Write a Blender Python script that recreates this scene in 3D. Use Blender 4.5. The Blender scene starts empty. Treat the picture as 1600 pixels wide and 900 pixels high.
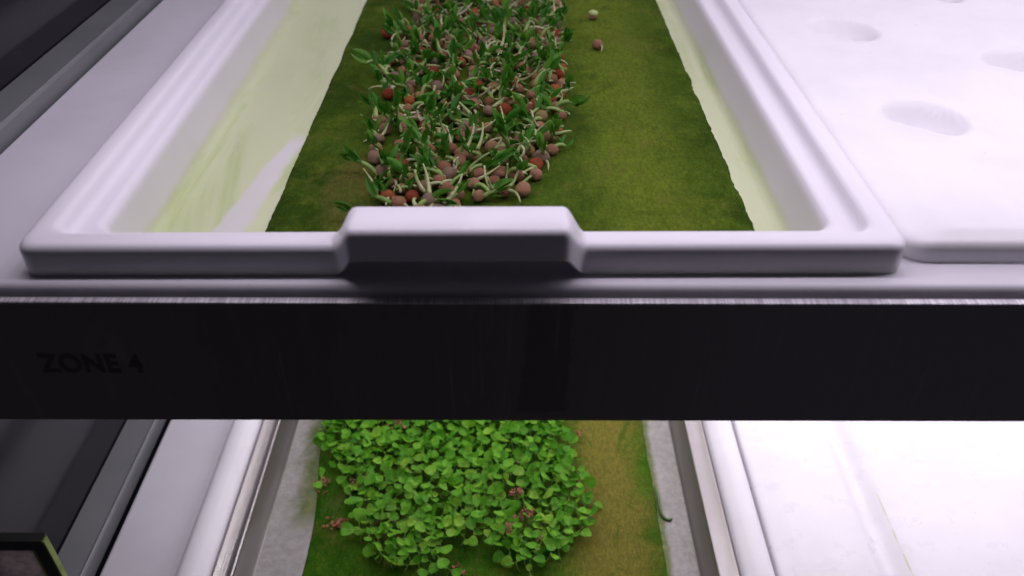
import bpy, bmesh, math, random
from mathutils import Vector, Matrix, noise
random.seed(7)
C = bpy.context.scene.collection
sc = bpy.context.scene

# ---------------------------------------------------------------- camera
PITCH = math.radians(36.70)
cam_d = bpy.data.cameras.new('camera')
cam = bpy.data.objects.new('camera', cam_d); C.objects.link(cam)
sc.camera = cam
cam.location = (0, 0, 0.21)
cam.rotation_euler = (Matrix.Rotation(math.radians(90) - PITCH, 4, 'X') @ Matrix.Rotation(math.radians(0.12), 4, 'Z')).to_euler()
cam_d.sensor_width = 36; cam_d.lens = 36 * 1300 / 1600
cam_d.clip_start = 0.01; cam_d.clip_end = 50
cam_d.dof.use_dof = True; cam_d.dof.focus_distance = 0.52; cam_d.dof.aperture_fstop = 7.5
# ---------------------------------------------------------------- world: the dark room in front of the rack
w = bpy.data.worlds.new('World'); sc.world = w; w.use_nodes = True
bgn = w.node_tree.nodes['Background']
bgn.inputs[0].default_value = (0.90, 0.80, 1.0, 1); bgn.inputs[1].default_value = 0.025
# ---------------------------------------------------------------- lamps: rows of narrow LED bars above each shelf
def led(x, y0, y1, z, p, col, wd=0.010):
    d = bpy.data.lights.new('led_bar_light', 'AREA'); d.shape = 'RECTANGLE'
    d.size = wd; d.size_y = y1 - y0; d.energy = p; d.color = col
    o = bpy.data.objects.new('led_bar_light', d); C.objects.link(o)
    o.location = (x, (y0 + y1) / 2, z)
for k in range(15):
    x = -0.29 + 0.09 * k
    led(x, 0.360, 1.05, 0.215, 0.345 * (0.42 + 0.42 * (x + 0.3)), (0.945, 0.848, 0.99))
    led(x, 0.330, 1.02, -0.062, 0.205 if k < 2 else 0.305, (0.975, 0.885, 1.0))
led(0.25, 0.352, 0.364, 0.215, 0.95, (0.945, 0.848, 0.99), 1.0)      # unseen cross bar, added to brighten the front rim
sc.view_settings.view_transform = 'Standard'; sc.view_settings.look = 'None'
sc.view_settings.exposure = 0.0; sc.view_settings.gamma = 1
sc.cycles.max_bounces = 8; sc.cycles.diffuse_bounces = 4; sc.cycles.use_denoising = True

# ---------------------------------------------------------------- object helpers
def link(name, me, mat, parent=None, smooth=True):
    if mat and not me.materials: me.materials.append(mat)
    if smooth:
        for p in me.polygons: p.use_smooth = True
    o = bpy.data.objects.new(name, me); C.objects.link(o)
    if parent: o.parent = parent
    return o
def tag(o, label=None, cat=None, group=None, kind=None):
    if label: o['label'] = label
    if cat: o['category'] = cat
    if group: o['group'] = group
    if kind: o['kind'] = kind
    return o
def empty(name, label, cat, loc=(0, 0, 0), rz=0, group=None):
    o = bpy.data.objects.new(name, None); C.objects.link(o); o.empty_display_size = 0.01
    o.location = loc; o.rotation_euler = (0, 0, rz)
    return tag(o, label, cat, group)
def mesh(name, V, F):
    me = bpy.data.meshes.new(name); me.from_pydata([tuple(v) for v in V], [], F); me.update(); return me
def bevel(o, w, seg=3, ang=35):
    m = o.modifiers.new('b', 'BEVEL'); m.width = w; m.segments = seg; m.limit_method = 'ANGLE'; m.angle_limit = math.radians(ang)
    m.harden_normals = False
    return o
def box(x0, x1, y0, y1, z0, z1):
    V = [(x, y, z) for z in (z0, z1) for y in (y0, y1) for x in (x0, x1)]
    F = [(0, 2, 3, 1), (4, 5, 7, 6), (0, 1, 5, 4), (2, 6, 7, 3), (0, 4, 6, 2), (1, 3, 7, 5)]
    return mesh('box', V, F)
def holed_slab(xs, ys, z0, z1, holes):
    """slab from a grid of cells, leaving out the cells in holes"""
    nx, ny = len(xs), len(ys)
    on = {(i, j) for i in range(nx - 1) for j in range(ny - 1)} - set(holes)
    V = [(x, y, z) for z in (z0, z1) for y in ys for x in xs]
    idx = lambda i, j, k: k * nx * ny + j * nx + i
    F = []
    for (i, j) in on:
        F.append((idx(i, j, 1), idx(i + 1, j, 1), idx(i + 1, j + 1, 1), idx(i, j + 1, 1)))
        F.append((idx(i, j, 0), idx(i, j + 1, 0), idx(i + 1, j + 1, 0), idx(i + 1, j, 0)))
        for di, dj, a, b in ((0, -1, (0, 0), (1, 0)), (1, 0, (1, 0), (1, 1)), (0, 1, (1, 1), (0, 1)), (-1, 0, (0, 1), (0, 0))):
            if (i + di, j + dj) not in on:
                p, q = (i + a[0], j + a[1]), (i + b[0], j + b[1])
                F.append((idx(*p, 0), idx(*q, 0), idx(*q, 1), idx(*p, 1)))
    me = mesh('slab', V, F)
    bm = bmesh.new(); bm.from_mesh(me); bmesh.ops.delete(bm, geom=[v for v in bm.verts if not v.link_faces], context='VERTS')
    bmesh.ops.dissolve_limit(bm, angle_limit=0.01, verts=bm.verts, edges=bm.edges)
    bm.to_mesh(me); bm.free(); return me
def ring(x0, x1, y0, y1, r, cs=7, nfront=120, nside=30):
    """points of a rounded rectangle, starting along the front edge"""
    P = []
    def side(a, b, n):
        for k in range(n): t = k / n; P.append((a[0] + (b[0] - a[0]) * t, a[1] + (b[1] - a[1]) * t))
    def corner(cx, cy, a0):
        for k in range(cs): a = a0 + math.pi / 2 * k / cs; P.append((cx + r * math.cos(a), cy + r * math.sin(a)))
    side((x0 + r, y0), (x1 - r, y0), nfront); corner(x1 - r, y0 + r, -math.pi / 2)
    side((x1, y0 + r), (x1, y1 - r), nside); corner(x1 - r, y1 - r, 0)
    side((x1 - r, y1), (x0 + r, y1), nfront); corner(x0 + r, y1 - r, math.pi / 2)
    side((x0, y1 - r), (x0, y0 + r), nside); corner(x0 + r, y0 + r, math.pi)
    return P
def loft(rect, prof, dz=None, cap=True, nfront=120):
    """nested rounded rectangles: prof = (inset, z, corner radius)"""
    x0, x1, y0, y1 = rect; V = []; F = []; n = None
    for k, (i, z, r) in enumerate(prof):
        L = ring(x0 + i, x1 - i, y0 + i, y1 - i, r, nfront=nfront); n = len(L)
        for (x, y) in L:
            d = dz(k, x, y) if dz else (0, 0)
            V.append((x, y + d[0], z + d[1]))
    for k in range(len(prof) - 1):
        for a in range(n):
            b = (a + 1) % n; F.append((k * n + a, k * n + b, (k + 1) * n + b, (k + 1) * n + a))
    if cap: F.append(tuple((len(prof) - 1) * n + a for a in range(n)))
    return V, F
def tube(pts, rad, n=6, close=True):
    V = []; F = []
    up = Vector((0.3, 0.2, 1)).normalized()
    for i, p in enumerate(pts):
        t = (Vector(pts[min(i + 1, len(pts) - 1)]) - Vector(pts[max(i - 1, 0)])).normalized()
        a = t.cross(up);
        if a.length < 1e-3: a = t.cross(Vector((1, 0, 0)))
        a.normalize(); b = t.cross(a)
        for k in range(n):
            an = 2 * math.pi * k / n; V.append(Vector(p) + (a * math.cos(an) + b * math.sin(an)) * rad[i])
    for i in range(len(pts) - 1):
        for k in range(n):
            l = (k + 1) % n; F.append((i * n + k, i * n + l, (i + 1) * n + l, (i + 1) * n + k))
    if close: F.append(tuple(range(n))[::-1]); F.append(tuple((len(pts) - 1) * n + k for k in range(n)))
    return V, F

# ---------------------------------------------------------------- materials
def mat(name, col, rough=0.5, metal=0.0, spec=0.5):
    m = bpy.data.materials.new(name); m.use_nodes = True
    b = m.node_tree.nodes['Principled BSDF']
    b.inputs['Base Color'].default_value = (*col, 1); b.inputs['Roughness'].default_value = rough
    b.inputs['Metallic'].default_value = metal; b.inputs['Specular IOR Level'].default_value = spec
    return m
class N:
    def __init__(s, m): s.m = m; s.t = m.node_tree; s.b = s.t.nodes['Principled BSDF']
    def n(s, typ, **k):
        x = s.t.nodes.new(typ)
        for a, v in k.items(): setattr(x, a, v)
        return x
    def l(s, a, b): s.t.links.new(a, b)
    def coord(s, out='Object', scale=(1, 1, 1)):
        c = s.n('ShaderNodeTexCoord'); mp = s.n('ShaderNodeMapping'); mp.inputs['Scale'].default_value = scale
        s.l(c.outputs[out], mp.inputs[0]); return mp.outputs[0]
    def noise(s, scale, detail=4, rough=0.6, vec=None, dist=0):
        x = s.n('ShaderNodeTexNoise'); x.inputs['Scale'].default_value = scale; x.inputs['Detail'].default_value = detail
        x.inputs['Roughness'].default_value = rough; x.inputs['Distortion'].default_value = dist
        s.l(vec or s.coord(), x.inputs['Vector']); return x.outputs['Fac']
    def ramp(s, fac, stops):
        r = s.n('ShaderNodeValToRGB'); e = r.color_ramp.elements
        while len(e) < len(stops): e.new(0.5)
        for q, (p, c) in zip(e, stops): q.position = p; q.color = (*c, 1) if len(c) == 3 else c
        s.l(fac, r.inputs[0]); return r.outputs[0]
    def mix(s, fac, a, b):
        x = s.n('ShaderNodeMix', data_type='RGBA')
        for v, i in ((fac, 0), (a, 6), (b, 7)):
            if isinstance(v, (int, float)): x.inputs[i].default_value = v
            elif isinstance(v, tuple): x.inputs[i].default_value = (*v, 1)
            else: s.l(v, x.inputs[i])
        return x.outputs[2]
    def math(s, op, a, b=0.0, c=0.0):
        x = s.n('ShaderNodeMath', operation=op)
        for i, v in enumerate((a, b, c)):
            if isinstance(v, (int, float)): x.inputs[i].default_value = v
            else: s.l(v, x.inputs[i])
        return x.outputs[0]
    def rng(s, v, a, b, c=0.0, d=1.0):
        x = s.n('ShaderNodeMapRange', interpolation_type='SMOOTHSTEP')
        s.l(v, x.inputs[0])
        for i, q in enumerate((a, b, c, d)): x.inputs[i + 1].default_value = q
        return x.outputs[0]
    def xyz(s):
        c = s.n('ShaderNodeTexCoord'); q = s.n('ShaderNodeSeparateXYZ'); s.l(c.outputs['Object'], q.inputs[0]); return q.outputs
    def bump(s, h, dist=0.0005, strength=0.6):
        x = s.n('ShaderNodeBump'); x.inputs['Distance'].default_value = dist; x.inputs['Strength'].default_value = strength
        s.l(h, x.inputs['Height']); s.l(x.outputs[0], s.b.inputs['Normal'])
    def base(s, c): s.l(c, s.b.inputs['Base Color'])
    def rough(s, v): s.l(v, s.b.inputs['Roughness'])

def plastic(name, col, rough=0.32):
    m = mat(name, col, rough); q = N(m)
    d = q.noise(14, 5, 0.6); sp = q.noise(420, 2, 0.5)
    c = q.mix(q.rng(d, 0.35, 0.75), col, tuple(c * 0.92 for c in col))
    c = q.mix(q.rng(q.noise(230, 2, 0.5), 0.74, 0.77, 0.0, 0.22), c, (0.30, 0.27, 0.22))
    q.base(q.mix(q.rng(q.noise(30, 6, 0.75, vec=q.coord(scale=(1, 0.25, 1))), 0.58, 0.75, 0.0, 0.05), c, (0.50, 0.47, 0.42)))
    q.rough(q.rng(q.noise(60, 5, 0.7), 0.3, 0.8, rough - 0.05, rough + 0.14))
    q.bump(sp, 0.00006, 0.5)
    m.node_tree.nodes['Principled BSDF'].inputs['Subsurface Weight'].default_value = 0
    return m
M_WHITE = plastic('white_plastic', (0.80, 0.79, 0.83), 0.36)
M_LID = plastic('white_lid_plastic', (0.84, 0.83, 0.86), 0.38)
M_DECK = plastic('white_deck', (0.70, 0.685, 0.74), 0.42)

def tray_mat():
    m = mat('stained_tray_plastic', (0.8, 0.79, 0.82), 0.34); q = N(m); X, Y, Z = q.xyz()
    wob = q.noise(26, 5, 0.6); wob2 = q.noise(9, 3, 0.5)
    # stain lies on the floor and the foot of the wall
    xs = q.math('ADD', X, q.math('MULTIPLY', q.math('SUBTRACT', wob, 0.5), 0.012))
    floor = q.rng(q.math('ADD', Z, q.math('MULTIPLY', q.math('SUBTRACT', wob, 0.5), 0.006)), -0.0270, -0.0345)
    # clean wedge where liquid never stood
    a = q.math('SUBTRACT', q.math('MULTIPLY_ADD', Y, 0.17, -0.2255), xs)         # right of this line
    e1 = q.rng(a, -0.001, 0.003, 1.0, 0.0)
    b = q.math('SUBTRACT', xs, q.math('MULTIPLY_ADD', Y, 0.12, -0.1925))
    e2 = q.rng(b, -0.001, 0.0045, 1.0, 0.0)
    c = q.rng(Y, 0.480, 0.503, 1.0, 0.0)
    wedge = q.math('MULTIPLY', q.math('MULTIPLY', e1, e2), c)
    st = q.math('MULTIPLY', floor, q.math('SUBTRACT', 1.0, wedge))
    algae = q.mix(q.rng(q.noise(16, 6, 0.65, vec=q.coord(scale=(1.6, 0.35, 1)), dist=0.6), 0.46, 0.74), (0.58, 0.65, 0.38), (0.38, 0.50, 0.14))
    algae = q.mix(q.rng(q.noise(70, 4, 0.6), 0.55, 0.8), algae, (0.57, 0.64, 0.40))
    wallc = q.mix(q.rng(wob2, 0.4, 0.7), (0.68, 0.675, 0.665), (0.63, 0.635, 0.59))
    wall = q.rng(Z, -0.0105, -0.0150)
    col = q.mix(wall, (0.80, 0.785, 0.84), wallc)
    q.base(q.mix(q.math('MULTIPLY', st, 0.95), col, algae))
    q.rough(q.rng(wob, 0.3, 0.8, 0.28, 0.45)); q.bump(q.noise(380, 2), 0.00005, 0.5)
    return m
M_TRAY = tray_mat()

def mat_mat(name, dark, mid, yel, brown, centre, seed=0.0, inv=1.0):
    """algae grown through a fibrous felt mat"""
    m = mat(name, mid, 1.0, spec=0.06); q = N(m); X, Y, Z = q.xyz()
    big = q.noise(19, 6, 0.66, vec=q.coord(scale=(1, 0.75, 1)), dist=0.4)
    med = q.noise(45, 5, 0.65)
    fib = q.noise(480, 4, 0.7, vec=q.coord(scale=(1, 0.45, 1)), dist=0.8)
    spk = q.noise(1500, 2, 0.6)
    c = q.mix(q.rng(big, 0.36, 0.62), dark, mid)
    c = q.mix(q.math('MULTIPLY', q.rng(med, 0.46, 0.74), 0.55), c, yel)
    # yellow-brown middle of the open strip, darker towards the mat's long edges
    dx = q.math('ABSOLUTE', q.math('SUBTRACT', q.math('ADD', X, q.math('MULTIPLY', q.math('SUBTRACT', big, 0.5), 0.06)), centre))
    c = q.mix(q.math('MULTIPLY', q.rng(dx, 0.008, 0.045, 1, 0), inv), c, yel)
    dl = q.math('ADD', q.math('MULTIPLY', q.math('ADD', X, 0.093), q.math('ADD', X, 0.093)), q.math('MULTIPLY', q.math('SUBTRACT', Y, 0.42), q.math('MULTIPLY', q.math('SUBTRACT', Y, 0.42), 0.12)))
    c = q.mix(q.math('MULTIPLY', q.rng(dl, 0.00002, 0.00040, 1, 0), q.rng(med, 0.35, 0.6, 0.35, 0.95)), c, brown)
    c = q.mix(q.rng(fib, 0.36, 0.66, 0.40, 0.0), c, (0.012, 0.022, 0.003))
    mot = q.noise(30, 6, 0.72, vec=q.coord(scale=(1, 0.8, 1)), dist=0.9)
    c = q.mix(q.math('MULTIPLY', q.rng(mot, 0.54, 0.68), 0.40), c, brown)
    c = q.mix(q.math('MULTIPLY', q.rng(mot, 0.46, 0.34), 0.55), c, dark)
    c = q.mix(q.rng(spk, 0.62, 0.74, 0.0, 0.55), c, tuple(min(1, v * 1.9) for v in yel))
    q.base(c)
    q.bump(q.math('ADD', q.math('MULTIPLY', fib, 0.8), q.math('MULTIPLY', med, 1.5)), 0.0010, 0.7)
    return m
M_MATU = mat_mat('algae_felt_upper', (0.027, 0.062, 0.005), (0.066, 0.118, 0.010), (0.140, 0.188, 0.018), (0.125, 0.110, 0.028), 0.078, inv=0.60)
M_MATL = mat_mat('algae_felt_lower', (0.018, 0.085, 0.004), (0.050, 0.140, 0.008), (0.20, 0.175, 0.034), (0.155, 0.118, 0.040), 0.078, inv=0.9)

def simple_noise(name, c1, c2, scale, rough, bumpd=0.0002, metal=0, spec=0.5, vec=(1, 1, 1), bs=None, rs=(0, 0)):
    m = mat(name, c1, rough, metal, spec); q = N(m)
    f = q.noise(scale, 5, 0.6, vec=q.coord(scale=vec)); q.base(q.mix(q.rng(f, 0.35, 0.7), c1, c2))
    q.bump(q.noise(bs or scale * 6, 3, vec=q.coord(scale=vec)), bumpd, 0.5)
    if rs != (0, 0): q.rough(q.rng(f, 0.3, 0.7, rs[0], rs[1]))
    return m
M_RAIL = simple_noise('grey_rail_metal', (0.21, 0.222, 0.226), (0.165, 0.176, 0.18), 9, 0.45, 0.00005, 0.25)
M_SIDE = simple_noise('black_gloss_wall', (0.010, 0.010, 0.013), (0.016, 0.015, 0.020), 6, 0.13, 0.0, 0, 0.32)
M_STEEL = simple_noise('stainless_steel', (0.42, 0.40, 0.385), (0.33, 0.31, 0.30), 18, 0.30, 0.00003, 0.9, vec=(1, 0.15, 1), rs=(0.22, 0.42))
M_FLOORL = None
M_EDGE = mat('brushed_panel_edge', (0.6, 0.58, 0.62), 0.30, 0.35); _q = N(M_EDGE)
_q.base(_q.mix(_q.rng(_q.noise(900, 2, 0.7, vec=_q.coord(scale=(1, 0.02, 0.02))), 0.35, 0.7), (0.45, 0.44, 0.47), (0.85, 0.82, 0.86)))
_q.bump(_q.noise(1600, 2, 0.6, vec=_q.coord(scale=(1, 0.01, 0.01))), 0.0001, 0.6)

def panel_mat():
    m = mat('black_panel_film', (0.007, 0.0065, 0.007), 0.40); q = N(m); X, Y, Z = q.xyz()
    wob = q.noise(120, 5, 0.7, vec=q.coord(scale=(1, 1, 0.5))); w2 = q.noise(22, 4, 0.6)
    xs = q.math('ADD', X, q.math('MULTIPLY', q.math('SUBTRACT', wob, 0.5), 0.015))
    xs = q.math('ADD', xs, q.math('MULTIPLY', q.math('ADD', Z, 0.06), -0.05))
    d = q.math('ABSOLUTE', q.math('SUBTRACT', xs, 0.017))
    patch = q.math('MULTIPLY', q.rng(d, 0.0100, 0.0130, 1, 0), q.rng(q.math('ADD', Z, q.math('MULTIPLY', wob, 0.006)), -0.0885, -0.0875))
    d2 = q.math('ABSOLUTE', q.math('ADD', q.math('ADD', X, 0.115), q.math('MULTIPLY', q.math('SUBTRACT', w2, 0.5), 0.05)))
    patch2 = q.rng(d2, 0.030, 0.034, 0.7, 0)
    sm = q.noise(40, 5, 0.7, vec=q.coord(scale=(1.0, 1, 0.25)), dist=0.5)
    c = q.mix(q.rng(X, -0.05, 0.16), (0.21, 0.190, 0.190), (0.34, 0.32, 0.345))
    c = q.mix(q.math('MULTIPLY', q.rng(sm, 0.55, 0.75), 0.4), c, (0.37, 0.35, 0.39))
    c = q.mix(q.math('MAXIMUM', q.math('MULTIPLY', patch, 0.75), q.math('MULTIPLY', patch2, 0.5)), c, (0.13, 0.125, 0.13))  # darker patches paint smeared reflections into the panel colour
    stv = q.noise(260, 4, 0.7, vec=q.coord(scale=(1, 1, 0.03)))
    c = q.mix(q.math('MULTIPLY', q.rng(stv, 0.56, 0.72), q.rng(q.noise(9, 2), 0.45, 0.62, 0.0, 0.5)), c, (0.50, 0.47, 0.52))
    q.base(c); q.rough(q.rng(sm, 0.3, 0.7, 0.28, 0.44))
    return m
M_PANEL = panel_mat()
M_PRINT = mat('gloss_black_print', (0.075, 0.072, 0.074), 0.5)

def random_mat(name, stops, rough=0.5, bumps=900, bd=0.0002, spec=0.4, sub=0.0, tex=None, island=False):
    """colour differs from one piece to the next"""
    m = mat(name, stops[0][1], rough, spec=spec); q = N(m)
    oi = q.n('ShaderNodeNewGeometry') if island else q.n('ShaderNodeObjectInfo')
    c = q.ramp(oi.outputs['Random Per Island' if island else 'Random'], stops)
    f = q.noise(bumps * 0.35, 3, 0.6)
    c = q.mix(q.rng(f, 0.35, 0.72, 0.0, 0.42), c, tex or tuple(v * 0.45 for v in stops[0][1]))
    q.base(c); q.bump(q.noise(bumps, 3), bd, 0.7)
    return m
M_PEAS = {
 'pinkish brown': random_mat('pea_skin_pinkish', [(0, (0.291, 0.147, 0.080)), (0.5, (0.351, 0.197, 0.111)), (1, (0.231, 0.104, 0.057))], 0.7, 420, 0.0006, 0.15),
 'terracotta red': random_mat('pea_skin_terracotta', [(0, (0.308, 0.076, 0.025)), (0.5, (0.214, 0.042, 0.019)), (1, (0.359, 0.118, 0.036))], 0.65, 420, 0.0006, 0.15),
 'greyish': random_mat('pea_skin_greyish', [(0, (0.265, 0.172, 0.111)), (0.5, (0.214, 0.147, 0.105)), (1, (0.316, 0.209, 0.136))], 0.7, 420, 0.0006, 0.15),
 'tan': random_mat('pea_skin_tan', [(0, (0.308, 0.217, 0.093)), (0.5, (0.257, 0.201, 0.080)), (1, (0.342, 0.209, 0.101))], 0.7, 420, 0.0006, 0.15)}
M_SHOOT = random_mat('pea_shoot_stem', [(0, (0.17, 0.31, 0.05)), (0.5, (0.28, 0.40, 0.11)), (1, (0.11, 0.24, 0.03))], 0.42)
M_ROOT = random_mat('pea_root', [(0, (0.46, 0.48, 0.26)), (0.6, (0.32, 0.40, 0.13)), (1, (0.56, 0.50, 0.38))], 0.45)
M_PLEAF = random_mat('pea_leaf', [(0, (0.032, 0.155, 0.010)), (0.5, (0.060, 0.220, 0.014)), (1, (0.130, 0.320, 0.034))], 0.45, 700, 0.0003, 0.25)
M_SLEAF = random_mat('seedling_leaf', [(0, (0.068, 0.270, 0.010)), (0.45, (0.118, 0.390, 0.016)), (0.8, (0.205, 0.52, 0.032)), (0.95, (0.27, 0.50, 0.04)), (1, (0.055, 0.21, 0.012))], 0.50, 700, 0.00025, 0.2, tex=(0.06, 0.22, 0.015))
M_CARPET = random_mat('carpet_leaf', [(0, (0.068, 0.270, 0.010)), (0.45, (0.118, 0.390, 0.016)), (0.8, (0.205, 0.52, 0.032)), (0.95, (0.27, 0.50, 0.04)), (1, (0.055, 0.21, 0.012))], 0.50, 700, 0.00025, 0.2, tex=(0.06, 0.22, 0.015), island=True)
q = N(M_SLEAF); X, Y, Z = q.xyz(); src_ = q.b.inputs['Base Color'].links[0].from_socket
vein = q.math('MULTIPLY', q.rng(q.math('ABSOLUTE', Y), 0.00010, 0.00045, 1, 0), 0.40)
base_ = q.rng(X, 0.002, 0.0075, 0.30, 0.0)
q.base(q.mix(q.math('MAXIMUM', vein, base_), src_, (0.30, 0.48, 0.09)))
M_SSTEM = mat('seedling_stem', (0.22, 0.33, 0.10), 0.5)
M_HUSK = random_mat('seed_husk_skin', [(0, (0.34, 0.13, 0.06)), (0.5, (0.42, 0.19, 0.10)), (1, (0.22, 0.09, 0.05))], 0.7)
M_SG = simple_noise('sign_face', (0.62, 0.56, 0.56), (0.38, 0.33, 0.33), 160, 0.35, 0.00003)
for m_ in (M_PLEAF, M_SLEAF, M_CARPET, M_SG):
    t_ = m_.node_tree; b_ = t_.nodes['Principled BSDF']; tr = t_.nodes.new('ShaderNodeBsdfTranslucent'); ms = t_.nodes.new('ShaderNodeMixShader')
    src = b_.inputs['Base Color'].links[0].from_socket; t_.links.new(src, tr.inputs[0]); ms.inputs[0].default_value = 0.6 if m_ is M_SG else 0.28
    t_.links.new(b_.outputs[0], ms.inputs[1]); t_.links.new(tr.outputs[0], ms.inputs[2])
    t_.links.new(ms.outputs[0], t_.nodes['Material Output'].inputs[0])

# ---------------------------------------------------------------- the rack: decks, rail, side panel
ZU, ZL = -0.0165, -0.3110
def deck(name, z, label, holes_x, yf, xl):
    x0, x1, x2, x3 = holes_x
    root = empty(name, label, 'shelf')
    xs = [xl, x0, x1, x2, x3, 1.10]; ys = [yf, yf + 0.030, 0.985, 1.10]
    o = link('deck_board', holed_slab(xs, ys, z - 0.020, z, [(1, 1), (3, 1)]), M_DECK, root)
    bevel(o, 0.0035, 4)
    return root
du = deck('shelf', ZU, 'upper white plastic shelf with rounded front edge carrying the pea tray', (-0.2090, 0.1710, 0.215, 0.56), 0.3053, -0.2988)
dl = deck('shelf', ZL, 'lower white plastic shelf under the steel tray of leafy seedlings', (-0.20, 0.16, 0.21, 0.56), 0.2770, -0.2958)
def rail(name, z, label):
    root = empty(name, label, 'rail')
    prof = [(-0.3262, -0.004), (-0.3262, 0.0090), (-0.3255, 0.0100), (-0.3035, 0.0100), (-0.3020, 0.0108), (-0.3012, 0.0104), (-0.3003, 0.0085), (-0.3003, -0.004)]
    V = []; F = []
    for y in (0.300, 1.10):
        V += [(x, y, z + h) for x, h in prof]
    n = len(prof)
    for k in range(n): F.append((k, (k + 1) % n, n + (k + 1) % n, n + k))
    F.append(tuple(range(n))[::-1]); F.append(tuple(range(n, 2 * n)))
    link('rail_bar', mesh('rail', V, F), M_RAIL, root, smooth=False)
    return root
rail('side_rail', ZU, 'long grey metal rail along the left side of the upper shelf')
rail('side_rail', ZL, 'long grey metal rail along the left side of the lower shelf')
sw = empty('side_wall', 'glossy black side panel of the growing rack behind the grey rails', 'wall')
o = link('gloss_sheet', box(-0.3420, -0.3268, 0.3300, 1.104, -0.75, 0.23), M_SIDE, sw, smooth=False)
bk = tag(link('back_wall', box(-0.3266, 1.15, 1.104, 1.115, -0.75, 0.26), M_WHITE, None, smooth=False), kind='structure')

# ---------------------------------------------------------------- front panel with ZONE 4
pr = empty('front_panel', 'wide black front panel lettered ZONE 4 on the edge of upper shelf', 'panel', (0, 0.299, 0))
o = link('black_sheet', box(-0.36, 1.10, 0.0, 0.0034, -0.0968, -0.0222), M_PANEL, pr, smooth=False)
o = link('edge_strip', box(-0.36, 1.10, -0.0004, 0.0034, -0.02215, -0.0210), M_EDGE, pr, smooth=False); bevel(o, 0.0004, 2)
cu = bpy.data.curves.new('zone_text', 'FONT'); cu.body = 'ZONE 4'; cu.size = 0.0158; cu.offset = 0.00042; cu.extrude = 0.0001; cu.space_character = 1.06
to = bpy.data.objects.new('tmp', cu); C.objects.link(to); bpy.context.view_layer.update()
tm = bpy.data.meshes.new_from_object(to.evaluated_get(bpy.context.evaluated_depsgraph_get())); bpy.data.objects.remove(to)
xs_ = [v.co.x for v in tm.vertices]; sx = 0.0495 / (max(xs_) - min(xs_)); x0_ = min(xs_)
for v in tm.vertices: v.co.x = (v.co.x - x0_) * sx
lt = link('lettering', tm, M_PRINT, pr, smooth=False); lt.rotation_euler = (math.pi / 2, 0, 0); lt.location = (-0.2275, -0.0002, -0.0640)

# ---------------------------------------------------------------- trays
def sstep(a, b, x):
    t = max(0, min(1, (x - a) / (b - a))); return t * t * (3 - 2 * t)
PROF = [(0.0, -0.0160, .0075), (0.0, -0.0155, .0075), (0.0, -0.0060, .0075), (0.0, -0.0036, .0075), (0.0005, -0.0020, .0075), (0.0014, -0.0009, .0075), (0.0028, -0.0002, .0075), (0.0045, 0.0, .0075), (0.0105, -0.0001, .008),
        (0.0122, -0.0007, .010), (0.0134, -0.0022, .010), (0.0142, -0.0045, .010), (0.0152, -0.0066, .010), (0.0166, -0.0076, .010), (0.0185, -0.0080, .010),
        (0.0230, -0.0080, .010), (0.0248, -0.0083, .010), (0.0262, -0.0095, .010), (0.0272, -0.0120, .010), (0.0330, -0.0315, .010), (0.0342, -0.0335, .010), (0.0362, -0.0350, .010), (0.040, -0.0352, .010)]
def arch(a, b, x):
    '''straight flank with rounded foot and shoulder'''
    t = max(0, min(1, (x - a) / (b - a))); t = (t - 0.5) * 1.0
    f = lambda u: u * u * (3 - 2 * u)
    return 0.35 * f(t + 0.5) + 0.65 * f(max(0, min(1, t * 1.35 + 0.5)))
HX0, HX1 = -0.0775, 0.0300
def handle(H):
    def dz(k, x, y):
        i, z, r = PROF[k]
        if i > 0.0190 or y > 0.3135 + i + 0.003: return (0, 0)
        s = arch(HX0 - 0.0058, HX0 + 0.0080, x) * (1 - arch(HX1 - 0.0080, HX1 + 0.0058, x))
        wgt = 1.0 if i <= 0.0120 else max(0.0, 1 - (i - 0.0120) / 0.0030) if i < 0.0150 else 0.0
        return (-0.0105 * s * (1 - sstep(0.001, 0.0125, i)), H * s * wgt)
    return dz
UT = empty('plant_tray', 'white plastic tray with raised front grip holding the sprouting peas', 'tray')
V, F = loft((-0.2265, 0.1825, 0.3135, 1.000), PROF, handle(0.0150), nfront=320)
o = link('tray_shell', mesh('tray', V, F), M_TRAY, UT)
so = o.modifiers.new('s', 'SOLIDIFY'); so.thickness = 0.0018; so.offset = -1
UT.location = (0, 0, 0)
# small yaw of the tray about its middle
def yaw(o, deg, px, py):
    a = math.radians(deg); R = Matrix.Translation((px, py, 0)) @ Matrix.Rotation(a, 4, 'Z') @ Matrix.Translation((-px, -py, 0))
    o.matrix_world = R @ o.matrix_world
yaw(UT, 0.45, -0.02, 0.31)

def felt(name, x0, x1, y0, y1, z, material, parent, amp=0.0006, seed=0, left_wave=None):
    nx, ny = 130, 200; V = []; F = []
    for j in range(ny + 1):
        y = y0 + (y1 - y0) * j / ny
        e0 = noise.noise((y * 30, seed, 0)) * 0.0012 + noise.noise((y * 300, seed, 3)) * 0.0005 + (left_wave(y) if left_wave else 0)
        e1 = noise.noise((y * 45, seed + 9, 0)) * 0.0014 + noise.noise((y * 300, seed + 5, 3)) * 0.0009
        for i in range(nx + 1):
            t = i / nx; x = (x0 + e0) + (x1 + e1 - x0 - e0) * t
            h = noise.noise((x * 60, y * 60, seed)) * amp + noise.noise((x * 260, y * 260, seed)) * amp * 0.5 + noise.noise((x * 900, y * 700, seed)) * amp * 0.30
            if i in (0, nx) or j in (0, ny): h = -0.0016
            elif i in (1, nx - 1): h -= 0.0004
            V.append((x, y, z + h))
    for j in range(ny):
        for i in range(nx):
            a = j * (nx + 1) + i; F.append((a, a + 1, a + nx + 2, a + nx + 1))
    return link(name, mesh(name, V, F), material, parent)
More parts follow.
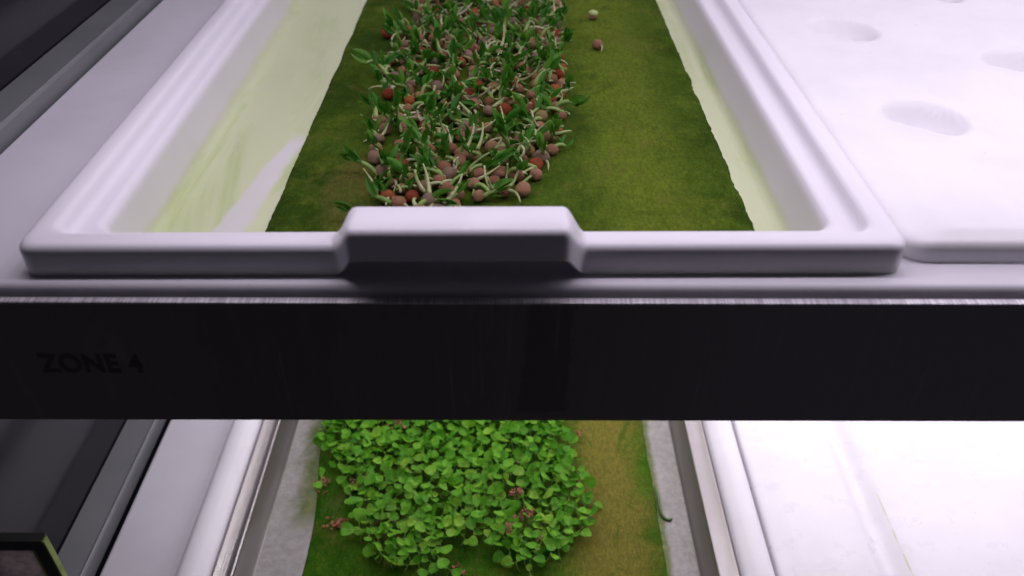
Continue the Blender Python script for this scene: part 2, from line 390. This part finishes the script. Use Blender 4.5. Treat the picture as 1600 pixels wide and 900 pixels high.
fu = felt('growing_mat', -0.1335, 0.1315, 0.352, 0.962, -0.0328, M_MATU, None, seed=1)
tag(fu, 'green algae-covered felt mat lying in the white upper tray under the peas', 'mat')

# right-hand neighbour tray: closed white lid with round dimples
M_LIDL = plastic('white_lower_lid', (0.84, 0.83, 0.86), 0.30); q = N(M_LIDL); X, Y, Z = q.xyz(); src_ = q.b.inputs['Base Color'].links[0].from_socket
ln_ = q.rng(q.math('ABSOLUTE', q.math('SUBTRACT', q.math('ADD', X, q.math('MULTIPLY', q.noise(25, 3), 0.0015)), 0.2805)), 0.0002, 0.0008, 1, 0)
q.base(q.mix(q.math('MULTIPLY', q.math('MULTIPLY', ln_, q.rng(Y, 0.435, 0.40)), q.rng(q.noise(60, 3), 0.35, 0.55)), src_, (0.62, 0.68, 0.40)))
def lid(name, label, rect, ztop, zbot, dimples, R=0.012, soft=None, material=None):
    root = empty(name, label, 'lid')
    x0, x1, y0, y1 = rect; ins = 0.024
    nx = int((x1 - x0 - 2 * ins) / 0.0028); ny = int((y1 - y0 - 2 * ins) / 0.0028)
    gx = [x0 + ins + (x1 - x0 - 2 * ins) * i / nx for i in range(nx + 1)]; FK = 0.42; gy = [y0 + ins * FK + (y1 - y0 - ins * (1 + FK)) * j / ny for j in range(ny + 1)]
    V = []; F = []
    def H(x, y):
        h = 0.0
        for (dx, dy, rr, dp) in dimples:
            r = math.hypot(x - dx, y - dy)
            if r < rr * 1.25:
                t = ((x - dx) * 0.62 + (y - dy) * 0.78) / rr
                h -= dp * (1 - sstep(0.60 * rr, 1.0 * rr, r)) * (0.03 + 0.97 * sstep(-0.50, 0.55, t))
        if soft: h += soft(x, y)
        return h
    for y in gy:
        for x in gx: V.append((x, y, ztop + H(x, y)))
    for j in range(ny):
        for i in range(nx):
            a = j * (nx + 1) + i; F.append((a, a + 1, a + nx + 2, a + nx + 1))
    per = [(i, 0) for i in range(nx)] + [(nx, j) for j in range(ny)] + [(i, ny) for i in range(nx, 0, -1)] + [(0, j) for j in range(ny, 0, -1)]
    prev = [j * (nx + 1) + i for i, j in per]
    D = [(0.020, -0.0003), (0.016, -0.0010), (0.012, -0.0016), (0.0085, -0.0022), (0.0055, -0.0027), (0.0030, -0.0036), (0.0012, -0.0048), (0.0003, -0.0062), (0.0, -0.0078)]
    rows = [(i, ztop + h) for i, h in D] + [(0.0, zbot)]
    for (i_, z_) in rows:
        t = 1 - i_ / ins; r = 0.002 + 0.012 * t; X0, X1, Y0, Y1 = x0 + i_, x1 - i_, y0 + i_ * FK, y1 - i_; cur = []
        for (i, j) in per:
            px = X0 + (X1 - X0) * (gx[i] - gx[0]) / (gx[-1] - gx[0]); py = Y0 + (Y1 - Y0) * (gy[j] - gy[0]) / (gy[-1] - gy[0])
            cx = min(max(px, X0 + r), X1 - r); cy = min(max(py, Y0 + r), Y1 - r); v = Vector((px - cx, py - cy))
            if v.length > 1e-9 and (px != cx and py != cy): v = v.normalized() * r; px, py = cx + v.x, cy + v.y
            V.append((px, py, z_)); cur.append(len(V) - 1)
        n = len(per)
        for a in range(n): b = (a + 1) % n; F.append((prev[b], prev[a], cur[a], cur[b]))
        prev = cur
    o = link('lid_shell', mesh(name, V, F), material or M_LID, root)
    return root
DIM = []
for k in range(5):
    DIM.append((0.2420, 0.4530 + 0.150 * k, 0.0270, 0.0190)); DIM.append((0.3420, 0.3880 + 0.150 * k, 0.0270, 0.0190)); DIM.append((0.4420, 0.4530 + 0.150 * k, 0.0270, 0.0190))
lid('tray_lid', 'white plastic tray lid with round dimples to the right of the pea tray', (0.1842, 0.583, 0.3245, 1.005), -0.0030, -0.0160, DIM)

# ---------------------------------------------------------------- lower tray: white rim with a stainless insert
ZR = -0.295
LT = empty('plant_tray', 'white rimmed tray with stainless steel liner holding the leafy seedlings', 'tray')
prof = [(0.0, -0.0155, .0075), (0.0, -0.007, .0075), (0.0006, -0.0036, .0075), (0.0022, -0.0014, .0075), (0.0050, -0.0003, .011), (0.0090, 0.0, .010), (0.0125, -0.0002, .010), (0.0150, -0.0010, .010), (0.0180, -0.0026, .010), (0.0205, -0.0040, .010), (0.0225, -0.0065, .010), (0.0225, -0.045, .010)]
V, F = loft((-0.2350, 0.1850, 0.2850, 1.000), [(a, b + ZR, c) for a, b, c in prof], None, cap=False)
o = link('tray_rim', mesh('rim', V, F), M_WHITE, LT)
prof = [(0.0240, -0.0120, .010), (0.0240, -0.0075, .010), (0.0246, -0.0068, .010), (0.0258, -0.0068, .010), (0.0262, -0.0074, .010), (0.0360, -0.0078, .010), (0.0368, -0.0073, .010), (0.0376, -0.0071, .010), (0.0384, -0.0075, .010), (0.0390, -0.0090, .010),
        (0.0440, -0.0255, .010), (0.0450, -0.0283, .010), (0.0470, -0.0300, .010)]
V, F = loft((-0.2350, 0.1850, 0.2850, 1.000), [(a, b + ZR, c) for a, b, c in prof], None, cap=False)
o = link('steel_liner', mesh('liner', V, F), M_STEEL, LT)
def floor_low():
    m = mat('liner_floor', (0.36, 0.35, 0.33), 0.5, 0.2); q = N(m); X, Y, Z = q.xyz()
    f = q.noise(160, 6, 0.7); g = q.noise(28, 5, 0.7, dist=0.5)
    c = q.mix(q.rng(f, 0.3, 0.7), (0.33, 0.32, 0.30), (0.24, 0.23, 0.215))
    # algae creeping out from under the left edge of the mat
    e = q.math('ADD', X, q.math('MULTIPLY', q.math('SUBTRACT', g, 0.5), 0.040))
    al = q.math('MULTIPLY', q.rng(e, -0.1800, -0.1650), q.rng(Y, 0.395, 0.425))
    al = q.math('MULTIPLY', al, q.rng(X, 0.0, -0.05))
    er = q.math('MULTIPLY', q.rng(q.math('ADD', X, q.math('MULTIPLY', q.math('SUBTRACT', g, 0.5), 0.012)), 0.1215, 0.1170), q.rng(X, 0.0, 0.05))
    c = q.mix(q.math('MULTIPLY', q.math('MAXIMUM', al, er), 0.95), c, q.mix(q.rng(f, 0.35, 0.65), (0.06, 0.10, 0.010), (0.13, 0.15, 0.035)))
    q.base(c); q.bump(f, 0.0003, 0.6); q.rough(q.rng(g, 0.3, 0.7, 0.3, 0.6))
    return m
M_FLOORL = floor_low()
link('liner_floor', box(-0.1895, 0.1395, 0.330, 0.956, ZR - 0.0335, ZR - 0.0295), M_FLOORL, LT, smooth=False)
lw = lambda y: 0.004 - 0.010 * sstep(0.40, 0.50, y)
fl = felt('growing_mat', -0.1575, 0.1150, 0.336, 0.950, ZR - 0.0275, M_MATL, None, seed=4, left_wave=lw)
tag(fl, 'green and yellow algae-covered felt mat in the steel lower tray under leafy seedlings', 'mat')

def soft(x, y):
    g = math.exp(-((x - 0.268) / 0.0085) ** 2) * -0.0065
    g += -0.0006 * (1 - sstep(0.205, 0.245, x)) + 0.0012 * sstep(0.272, 0.284, x)
    return g
lid('tray_lid', 'plain white glossy tray lid with a soft groove right of the steel tray', (0.1885, 0.60, 0.285, 1.000), -0.2965, -0.3105, [], soft=soft, material=M_LIDL)

# ---------------------------------------------------------------- framed sign at the lower left
def green_edge():
    m = mat('acrylic_edge', (0.30, 0.42, 0.08), 0.2); N(m).base(N(m).mix(N(m).rng(N(m).noise(40, 3), 0.3, 0.7), (0.13, 0.20, 0.03), (0.26, 0.34, 0.08))); return m
M_GE = green_edge(); M_FR = simple_noise('black_frame', (0.008, 0.009, 0.008), (0.014, 0.015, 0.014), 30, 0.3, 0.00003)
sg = empty('sign_frame', 'small black framed sign with green acrylic edges at the lower left corner', 'sign', (-0.2915, 0.3215, -0.2275))
W_, H_ = 0.070, 0.0730
def sp(name, x0, x1, y0, y1, z0, z1, m, b=0.0003):
    o = link(name, box(x0, x1, y0, y1, z0, z1), m, sg, smooth=False)
    return bevel(o, b, 2)
sp('frame_bar', -W_, -0.0016, 0, 0.006, -0.0090, -0.0008, M_FR); sp('frame_bar', -0.0095, -0.0016, 0, 0.006, -H_, -0.0092, M_FR)
sp('acrylic_edge', -0.0014, 0.0, -0.0006, 0.0040, -H_, -0.0002, M_GE); sp('acrylic_edge', -W_, -0.0016, -0.0006, 0.0066, -0.0006, 0.0, M_FR)
sp('acrylic_edge', -0.0114, -0.0098, 0.0002, 0.004, -H_, -0.0094, M_GE); sp('acrylic_edge', -W_, -0.0116, 0.0002, 0.004, -0.0102, -0.0094, M_RAIL)
sp('sign_face', -W_, -0.0118, 0.0012, 0.004, -H_, -0.0105, M_SG)

# ---------------------------------------------------------------- pea sprouts
def pea_mesh(seed):
    bm = bmesh.new(); bmesh.ops.create_icosphere(bm, subdivisions=3, radius=1.0)
    r = random.Random(seed); ax = Vector((r.uniform(-1, 1), r.uniform(-1, 1), r.uniform(-.3, .6))).normalized(); depth = r.choice((0.0, 0.12, 0.30, 0.22, 0.06))
    fl = r.uniform(0.86, 1.02)
    for v in bm.verts:
        n = v.co.normalized(); d = abs(n.dot(ax))
        k = 1 + 0.11 * noise.noise(n * 1.7 + Vector((seed * 3.1, 0, 0))) + 0.055 * noise.noise(n * 3.6 + Vector((0, seed, 0))) - 0.05 * abs(noise.noise(n * 6 + Vector((0, seed, 5))))
        k -= depth * math.exp(-(d / 0.13) ** 2) * (0.55 + 0.45 * n.z)
        v.co = n * k; v.co.z *= fl
    me = bpy.data.meshes.new('pea'); bm.to_mesh(me); bm.free(); return me
PEAS = [pea_mesh(s) for s in range(9)]
def curve_pts(r, n, L, start, dirv, bend, droop=0.0):
    p = Vector(start); d = Vector(dirv).normalized(); out = [p.copy()]; st = L / n
    ax = Vector((r.uniform(-1, 1), r.uniform(-1, 1), r.uniform(-.4, .4))).normalized()
    for k in range(n):
        d = (Matrix.Rotation(bend / n * r.uniform(.6, 1.4), 3, ax) @ d); d.z -= droop / n; d.normalize(); p = p + d * st; out.append(p.copy())
    return out, d
def shoot(seed):
    r = random.Random(100 + seed); tall = r.uniform(0.007, 0.017)
    a = r.uniform(0, 6.28); lean = r.uniform(0.1, 1.1)
    pts, d = curve_pts(r, 7, tall, (0, 0, 0.0015), (math.cos(a) * lean, math.sin(a) * lean, 1), r.uniform(-2.3, 2.3))
    rr = [0.00125 * (1.1 - 0.35 * k / 7) * r.uniform(.95, 1.15) for k in range(8)]
    V, F = tube(pts, rr, 6); st = mesh('shoot', V, F)
    leaves = []
    nl = r.choice((2, 3, 3, 4))
    for q in range(nl):
        L = r.uniform(0.0075, 0.0145); Wd = r.uniform(0.0015, 0.0029); base = Vector(pts[-1 - q])
        ang = r.uniform(0, 6.28); out = Vector((math.cos(ang), math.sin(ang), 0)); dr = (d * 0.9 + Vector((0, 0, 1.0)) + out * r.uniform(0.1, 0.75)).normalized()
        side = dr.cross(out); side = side.normalized() if side.length > 1e-3 else Vector((1, 0, 0)); nrm = side.cross(dr)
        V = []; F = []; n = 7; curl = r.uniform(-0.7, 0.9)
        for k in range(n + 1):
            t = k / n; w_ = Wd * (math.sin(math.pi * min(1, t * 0.92 + 0.06)) ** 0.75) * (1 - 0.25 * t) * (1 if t < 1 else 0.1)
            c = base + dr * L * t + nrm * (-L * curl * t * t * 0.5) - Vector((0, 0, 1)) * L * 0.15 * t * t
            V += [c + side * w_ + nrm * w_ * 0.65, c + side * w_ * .5 + nrm * w_ * .12, c - nrm * w_ * 0.15, c - side * w_ * .5 + nrm * w_ * .12, c - side * w_ + nrm * w_ * 0.65]
        for k in range(n):
            for s in range(4): a_ = k * 5 + s; F.append((a_, a_ + 1, a_ + 6, a_ + 5))
        leaves.append(mesh('leaf', V, F))
    return st, leaves
SHOOTS = [shoot(s) for s in range(18)]
def root_mesh(seed):
    r = random.Random(300 + seed); a = r.uniform(0, 6.28)
    pts, d = curve_pts(r, 9, r.uniform(0.008, 0.018), (math.cos(a) * .003, math.sin(a) * .003, 0.004), (math.cos(a), math.sin(a), 0.25), r.choice((-1, 1)) * r.uniform(1.2, 3.6), 0.4)
    for p in pts: p.z = max(p.z, 0.0007)
    return mesh('root', *tube(pts, [0.0011 * (1.15 - 0.75 * k / 9) for k in range(10)], 6))
ROOTS = [root_mesh(s) for s in range(12)]
FELT_U = -0.0328
def sprout(x, y, rad, label, group=None, pea=True, sh=True, root=True, z=0.0, seed=None, tone='pinkish brown'):
    r = random.Random(seed if seed is not None else random.random())
    e = empty('pea_sprout', label, 'sprout', (x, y, FELT_U + z), r.uniform(0, 6.28), group)
    me = PEAS[r.randrange(len(PEAS))].copy(); me.materials.clear()
    o = link('pea', me, M_PEAS[tone], e); o.scale = (rad * r.uniform(.95, 1.1), rad, rad); o.rotation_euler = (r.uniform(-.5, .5), r.uniform(-.5, .5), r.uniform(0, 6.28)); o.location = (0, 0, rad * 0.93)
    if sh:
        st, lv = SHOOTS[r.randrange(len(SHOOTS))]; s = r.uniform(0.85, 1.3); off = Vector((r.uniform(-1, 1), r.uniform(-1, 1), 0)).normalized() * rad * 0.8
        for nm, me, mm in [('shoot', st, M_SHOOT)] + [('leaf', l, M_PLEAF) for l in lv]:
            o = link(nm, me, mm, e); o.scale = (s, s, s); o.location = (off.x, off.y, rad * 0.5)
    for q in range(int(root)):
        o = link('root', ROOTS[r.randrange(len(ROOTS))], M_ROOT, e); s = r.uniform(.7, 1.15); o.scale = (s, s, s); o.rotation_euler = (0, 0, r.uniform(0, 6.28)); o.location = (0, 0, r.uniform(0, 0.003))
    return e
COLS = ['at the left edge', 'left of the middle', 'in the middle', 'right of the middle', 'at the right edge']
def zone(x, y, xa, xb, rows, ya, yb, ncol=5):
    c = COLS[max(0, min(4, int((x - xa) / (xb - xa) * 5)))]; r = rows[max(0, min(len(rows) - 1, int((y - ya) / (yb - ya) * len(rows))))]
    return c, r
def inside(p, poly):
    x, y = p; c = False
    for i in range(len(poly)):
        x1, y1 = poly[i]; x2, y2 = poly[i - 1]
        if (y1 > y) != (y2 > y) and x < (x2 - x1) * (y - y1) / (y2 - y1) + x1: c = not c
    return c
GP = 'pea sprouts massed on the upper mat'
special = [  # x, y, radius, label, shoot, roots, pea
    (0.0672, 0.6426, 0.0046, 'lone brown pea with a split skin out on bare green mat', False, 1),
    (0.0691, 0.7125, 0.0042, 'farthest lone pea right of the patch with pale green cap', False, 0),
    (-0.1023, 0.6657, 0.0046, 'orange-brown pea lying just left of the patch near its far end', False, 0, 'terracotta red'),
    (-0.0318, 0.4085, 0.0049, 'plump pinkish brown pea at the front edge just behind the tray grip', False, 0),
    (0.0062, 0.4143, 0.0046, 'round brown pea at the front right corner of the patch', False, 0),
    (0.0175, 0.4523, 0.0052, 'large greyish pink pea at the lower right edge of the patch', True, 1),
    (-0.0456, 0.4000, 0.0052, 'greyish pea half hidden behind the raised tray grip', False, 1),
    (0.0140, 0.4330, 0.0038, 'small pale brown pea between two larger ones at the right edge', False, 0),
]
pts_ = []
for i, (x, y, rad, lab, sh_, rt, *tn) in enumerate(special):
    sp_e = sprout(x, y, rad, lab, None, True, sh_, rt, seed=1000 + i, tone=tn[0] if tn else ('greyish' if 'grey' in lab else 'pinkish brown')); pts_.append((x, y))
    if 'green cap' in lab:
        o = link('seed_leaf', PEAS[2].copy(), mat('pale_green_seed_leaf', (0.36, 0.46, 0.17), 0.5), sp_e); o.data.materials.clear(); o.data.materials.append(bpy.data.materials['pale_green_seed_leaf'])
        o.scale = (rad * 1.06, rad * 1.0, rad * 0.55); o.location = (0.0003, 0, rad * 1.45)
POLY = [(-0.080, 0.386), (-0.040, 0.388), (-0.015, 0.404), (0.006, 0.420), (0.018, 0.440), (0.028, 0.470), (0.034, 0.520), (0.037, 0.600), (0.040, 0.765), (-0.087, 0.765), (-0.087, 0.70), (-0.090, 0.630), (-0.098, 0.585), (-0.088, 0.55), (-0.090, 0.50), (-0.084, 0.45), (-0.076, 0.425)]
n = 0; tries = 0; ROWREC = []
while n < 284 and tries < 60000:
    tries += 1
    x = random.uniform(-0.105, 0.052); y = random.uniform(0.384, 0.765)
    if not inside((x, y), POLY): continue
    dmin = 0.0090 if tries < 30000 else 0.0072
    if any((x - a) ** 2 + (y - b) ** 2 < dmin ** 2 for a, b in pts_[-400:]): continue
    pts_.append((x, y)); n += 1
    ROWS_U = ['front row', 'second row', 'third row', 'middle row', 'fifth row', 'sixth row', 'farthest row']
    rad = random.uniform(0.0036, 0.0049); tn = random.choices(('pinkish brown', 'terracotta red', 'greyish', 'tan'), (54, 17, 20, 9))[0]
    has = random.random() < 0.92; rts = random.choice((0, 1, 1, 2))
    c_, r_ = zone(x, y, -0.10, 0.048, ROWS_U, 0.386, 0.765)
    ROWREC.append((x, y, '%s pea %s, %s, %s' % (tn, 'with shoot' if has else 'without shoot', r_, c_.replace('at the', 'by the')), rad, has, rts, n, tn))
def settle(recs, pos):
    '''tell apart the records that would share a label by their order from left to right'''
    by = {}
    for r in recs: by.setdefault(r[pos], []).append(r)
    out = {}
    for lab, L in by.items():
        L.sort(key=lambda r: r[0])
        for q, r in enumerate(L):
            out[id(r)] = lab if len(L) == 1 else ('leftmost ' if q == 0 else 'rightmost ' if q == len(L) - 1 else {1: 'second from left ', 2: 'third from left ', 3: 'fourth from left ', 4: 'fifth from left ', 5: 'sixth from left ', 6: 'seventh from left '}.get(q, '')) + lab
    return out
LB = settle(ROWREC, 2)
for r in ROWREC: sprout(r[0], r[1], r[3], LB[id(r)], GP, True, r[4], r[5], seed=r[6], tone=r[7])
# tangle of pale roots and stems between the peas, too many to count
V = []; F = []; rr = random.Random(77)
for k in range(190):
    while True:
        x = rr.uniform(-0.100, 0.046); y = rr.uniform(0.386, 0.765)
        if inside((x, y), POLY): break
    a = rr.uniform(0, 6.28); lift = rr.uniform(0, 0.8)
    P_, d = curve_pts(rr, 7, rr.uniform(0.007, 0.020), (x, y, FELT_U + rr.uniform(0.0008, 0.006)), (math.cos(a), math.sin(a), lift), rr.choice((-1, 1)) * rr.uniform(1.0, 3.4), 0.3)
    for p in P_: p.z = max(p.z, FELT_U + 0.0006)
    q_ = rr.uniform(0.0008, 0.0013); b = len(V); TV, TF = tube(P_, [q_ * (1.1 - 0.07 * i) for i in range(8)], 5)
    V += TV; F += [tuple(i + b for i in f) for f in TF]
mr = mat('root_tangle', (0.40, 0.46, 0.22), 0.45); q = N(mr); q.base(q.ramp(q.noise(90, 2), [(0.38, (0.14, 0.25, 0.05)), (0.52, (0.30, 0.38, 0.13)), (0.66, (0.50, 0.50, 0.30))]))
tag(link('root_tangle', mesh('tangle', V, F), mr), 'tangle of pale green and white roots between the sprouting peas', 'roots', kind='stuff')

# ---------------------------------------------------------------- leafy seedlings on the lower mat
FELT_L = ZR - 0.0275
def cotyledon(seed):
    r = random.Random(500 + seed); L = r.uniform(0.0088, 0.0118); Wd = L * r.uniform(0.40, 0.50); notch = r.uniform(0.02, 0.10); cup = r.uniform(0.10, 0.35); arch = r.uniform(-0.1, 0.35)
    V = []; F = []; nu, nv = 9, 6
    for i in range(nu + 1):
        t = i / nu
        tq = t ** 1.25; w_ = Wd * max(0.02, 1 - (2 * tq - 1) ** 2) ** 0.5 if t > 0 else 0.0005
        for j in range(nv + 1):
            s = j / nv * 2 - 1; ln = L * (1 - (1 - t) ** 1.35) * (1 - notch * math.exp(-(s / 0.35) ** 2) * t * t * 1.0 + 0.0)
            tt = t
            V.append((0.0022 + ln - (abs(s) ** 2.2) * L * 0.04 * t * t, s * w_, cup * w_ * s * s * 1.1 + arch * L * (0.12 - (t - 0.45) ** 2) + 0.00025 * math.sin(9 * t + 3 * s)))
    for i in range(nu):
        for j in range(nv): a = i * (nv + 1) + j; F.append((a, a + nv + 1, a + nv + 2, a + 1))
    b = len(V); TV, TF = tube([(0, 0, -.0004), (0.0012, 0, 0), (0.0026, 0, 0.0001)], [0.0004] * 3, 5)
    V += [tuple(v) for v in TV]; F += [tuple(k + b for k in f) for f in TF]
    return mesh('leaf', V, F)
COT = [cotyledon(s) for s in range(12)]
def sstem(seed, h):
    r = random.Random(700 + seed); ax = r.uniform(-.004, .004); ay = r.uniform(-.004, .004)
    pts = [(ax * (1 - t) ** 2 * 1.0 - ax, ay * (1 - t) ** 2 - ay, h * t) for t in (0, .25, .5, .75, 1)]
    return mesh('stem', *tube([(p[0] + ax, p[1] + ay, p[2]) for p in pts], [.0006, .00055, .0005, .0005, .0004], 5)), h
STEMS = [sstem(s, 0.0055 + 0.0012 * s) for s in range(8)]
def seedling_parts(r):
    st, h = STEMS[r.randrange(8)]; out = [('stem', st, Matrix.Identity(4), M_SSTEM)]
    a = r.uniform(0, 6.28)
    tilt = Matrix.Rotation(r.gauss(0, 0.30), 4, 'X') @ Matrix.Rotation(r.gauss(0, 0.30), 4, 'Y')
    for q in range(2):
        s = r.choice((0.6, 0.75, 0.85, 0.95)) * r.uniform(0.9, 1.1); el = r.uniform(-0.1, 0.62)
        out.append(('leaf', COT[r.randrange(12)], Matrix.Translation((0, 0, h)) @ tilt @ Matrix.Rotation(a + q * math.pi + r.uniform(-.45, .45), 4, 'Z') @ Matrix.Rotation(-el, 4, 'Y') @ Matrix.Rotation(r.gauss(0, 0.25), 4, 'X') @ Matrix.Scale(s, 4), M_SLEAF))
    return out
def seedling(x, y, label, group=None, seed=0):
    r = random.Random(9000 + seed)
    e = empty('seedling', label, 'seedling', (x, y, FELT_L), 0, group)
    for nm, me, mx, mm in seedling_parts(r):
        o = link(nm, me, mm, e); o.matrix_local = mx
    return e
CP = [(-0.162, 0.60), (-0.162, 0.499), (-0.156, 0.474), (-0.134, 0.455), (-0.128, 0.424), (-0.119, 0.398), (-0.104, 0.372), (-0.072, 0.364), (-0.052, 0.372), (-0.036, 0.389), (-0.020, 0.384), (0.003, 0.366), (0.026, 0.372), (0.046, 0.385), (0.062, 0.408), (0.066, 0.428), (0.054, 0.450), (0.049, 0.475), (0.044, 0.60)]
HOLES = [(-0.149, 0.434, 0.017), (0.012, 0.412, 0.0105), (0.003, 0.430, 0.008), (0.020, 0.432, 0.007), (0.028, 0.450, 0.006), (-0.042, 0.377, 0.012), (-0.128, 0.405, 0.012), (-0.096, 0.5055, 0.007), (-0.127, 0.452, 0.004), (0.046, 0.500, 0.007)]
sp_ = []; n = 0; tries = 0; G2 = 'leafy seedlings massed on the lower mat'
for k, (x, y, lab) in enumerate([(0.0135, 0.3590, 'small seedling standing apart at the front edge of the leafy carpet'), (-0.152, 0.441, 'sparse seedling among husks at the left edge of the lower mat'), (-0.045, 0.3635, 'low seedling in the bare notch at the front of the leafy carpet')]):
    seedling(x, y, lab, None, 5000 + k); sp_.append((x, y))
cand = []
while tries < 40000:
    tries += 1
    x = random.uniform(-0.165, 0.07); y = random.uniform(0.358, 0.60)
    if not inside((x, y), CP) or any((x - a) ** 2 + (y - b) ** 2 < c * c for a, b, c in HOLES): continue
    dmin = 0.0066 if tries < 20000 else 0.0056
    if any((x - a) ** 2 + (y - b) ** 2 < dmin ** 2 for a, b in sp_): continue
    sp_.append((x, y)); cand.append((x, y))
cand.sort(key=lambda p: p[1])
ROWS_L = ['front row', 'second row', 'third row', 'fourth row', 'fifth row', 'sixth row', 'row just below the front panel', 'row behind the front panel']
SR = []
for (x, y) in cand[:288]:
    n += 1; c_, r_ = zone(x, y, -0.160, 0.066, ROWS_L, 0.362, 0.535)
    q_ = random.Random(9000 + n).randrange(8)
    SR.append((x, y, '%s seedling, %s, %s of leafy carpet' % ('tall' if q_ > 5 else 'low' if q_ < 2 else 'mid-height', r_, c_.replace('at the', 'by the')), n))
LB = settle(SR, 2)
for r in SR: seedling(r[0], r[1], LB[id(r)], G2, r[3])
# the rest of the carpet, behind the front panel
V = []; F = []; MI = []
for k, (x, y) in enumerate(cand[288:]):
    for nm, me, mx, mm in seedling_parts(random.Random(20000 + k)):
        b = len(V); T = Matrix.Translation((x, y, FELT_L)) @ mx
        V += [T @ v.co for v in me.vertices]; F += [tuple(i + b for i in p.vertices) for p in me.polygons]; MI += [0 if nm == 'leaf' else 1] * len(me.polygons)
if V:
    me = mesh('carpet', V, F); me.materials.append(M_CARPET); me.materials.append(M_SSTEM); me.polygons.foreach_set('material_index', MI)
    tag(link('seedling_carpet', me, None), 'far part of the green seedling carpet hidden behind the front panel', 'seedlings', kind='stuff')

# clumps of reddish husks
def husk_mesh(seed):
    bm = bmesh.new(); bmesh.ops.create_icosphere(bm, subdivisions=2, radius=1.0); r = random.Random(seed)
    for v in bm.verts:
        n_ = v.co.normalized(); v.co = n_ * (1 + 0.45 * noise.noise(n_ * 1.6 + Vector((seed * 5, 0, 0)))); v.co.z *= 0.6
        if n_.z > 0.3: v.co.z -= 0.5 * n_.z
    me = bpy.data.meshes.new('husk'); bm.to_mesh(me); bm.free(); return me
HUSKS = [husk_mesh(s) for s in range(6)]
def clump(x, y, cnt, spread, label, z=0.001):
    e = empty('seed_husk_clump', label, 'husks', (x, y, FELT_L + z), 0)
    for k in range(int(cnt * 1.7)):
        o = link('husk', HUSKS[random.randrange(6)], M_HUSK, e); s = random.uniform(0.0006, 0.0014); o.scale = (s * random.uniform(1, 1.7), s, s * random.uniform(.6, 1.1))
        o.rotation_euler = (random.uniform(-1, 1), random.uniform(-1, 1), random.uniform(0, 6.28)); o.location = (random.gauss(0, spread), random.gauss(0, spread * .7), random.uniform(0, 0.003) + (0.006 if z > .005 else 0) * random.random())
clump(-0.1325, 0.4060, 30, 0.0042, 'largest reddish brown clump of seed husks at the left front of the carpet', 0.002)
clump(-0.1265, 0.4450, 16, 0.0034, 'reddish husks beside the carpet, up on its left side', 0.004)
clump(-0.1525, 0.4450, 12, 0.0040, 'scattered husks by the stained left edge of the lower mat')
clump(0.0040, 0.4260, 18, 0.0026, 'orange husks in a gap between leaves right of the middle', 0.011)
clump(0.0115, 0.4070, 30, 0.0040, 'reddish husks filling the gap between leaves near the front right', 0.008)
clump(0.0560, 0.4980, 10, 0.0032, 'husks at the right edge of the carpet just under the front panel', 0.003)
clump(-0.0970, 0.4960, 14, 0.0036, 'orange husks among the leaves at the far left under the panel', 0.016)
clump(-0.0420, 0.3640, 16, 0.0055, 'pale brown husks lying in the bare notch at the very front')
clump(-0.0020, 0.3930, 10, 0.0020, 'few orange husks just in front of the widest gap', 0.010)
clump(0.0240, 0.3850, 10, 0.0030, 'small brown husks under leaves near the front right', 0.008)
# algae strand hanging over the mat's right edge
pts = [(0.1155, 0.447, 0), (0.1165, 0.438, .0008), (0.1172, 0.431, .0015), (0.1168, 0.425, .001), (0.1175, 0.418, -.0005), (0.1200, 0.4135, -.001), (0.1235, 0.4125, -.0008), (0.1262, 0.4140, -.0003)]
V, F = tube([(a, b, FELT_L + c) for a, b, c in pts], [.0006, .0009, .0012, .0010, .0013, .0014, .0013, .0008], 8)
o = link('algae_strand', mesh('strand', V, F), mat('algae_strand', (0.05, 0.13, 0.012), 0.5))
sm_ = o.modifiers.new('s', 'SUBSURF'); sm_.levels = 1; sm_.render_levels = 1
tag(o, 'curled green algae strand hanging over the right edge of lower mat', 'algae')
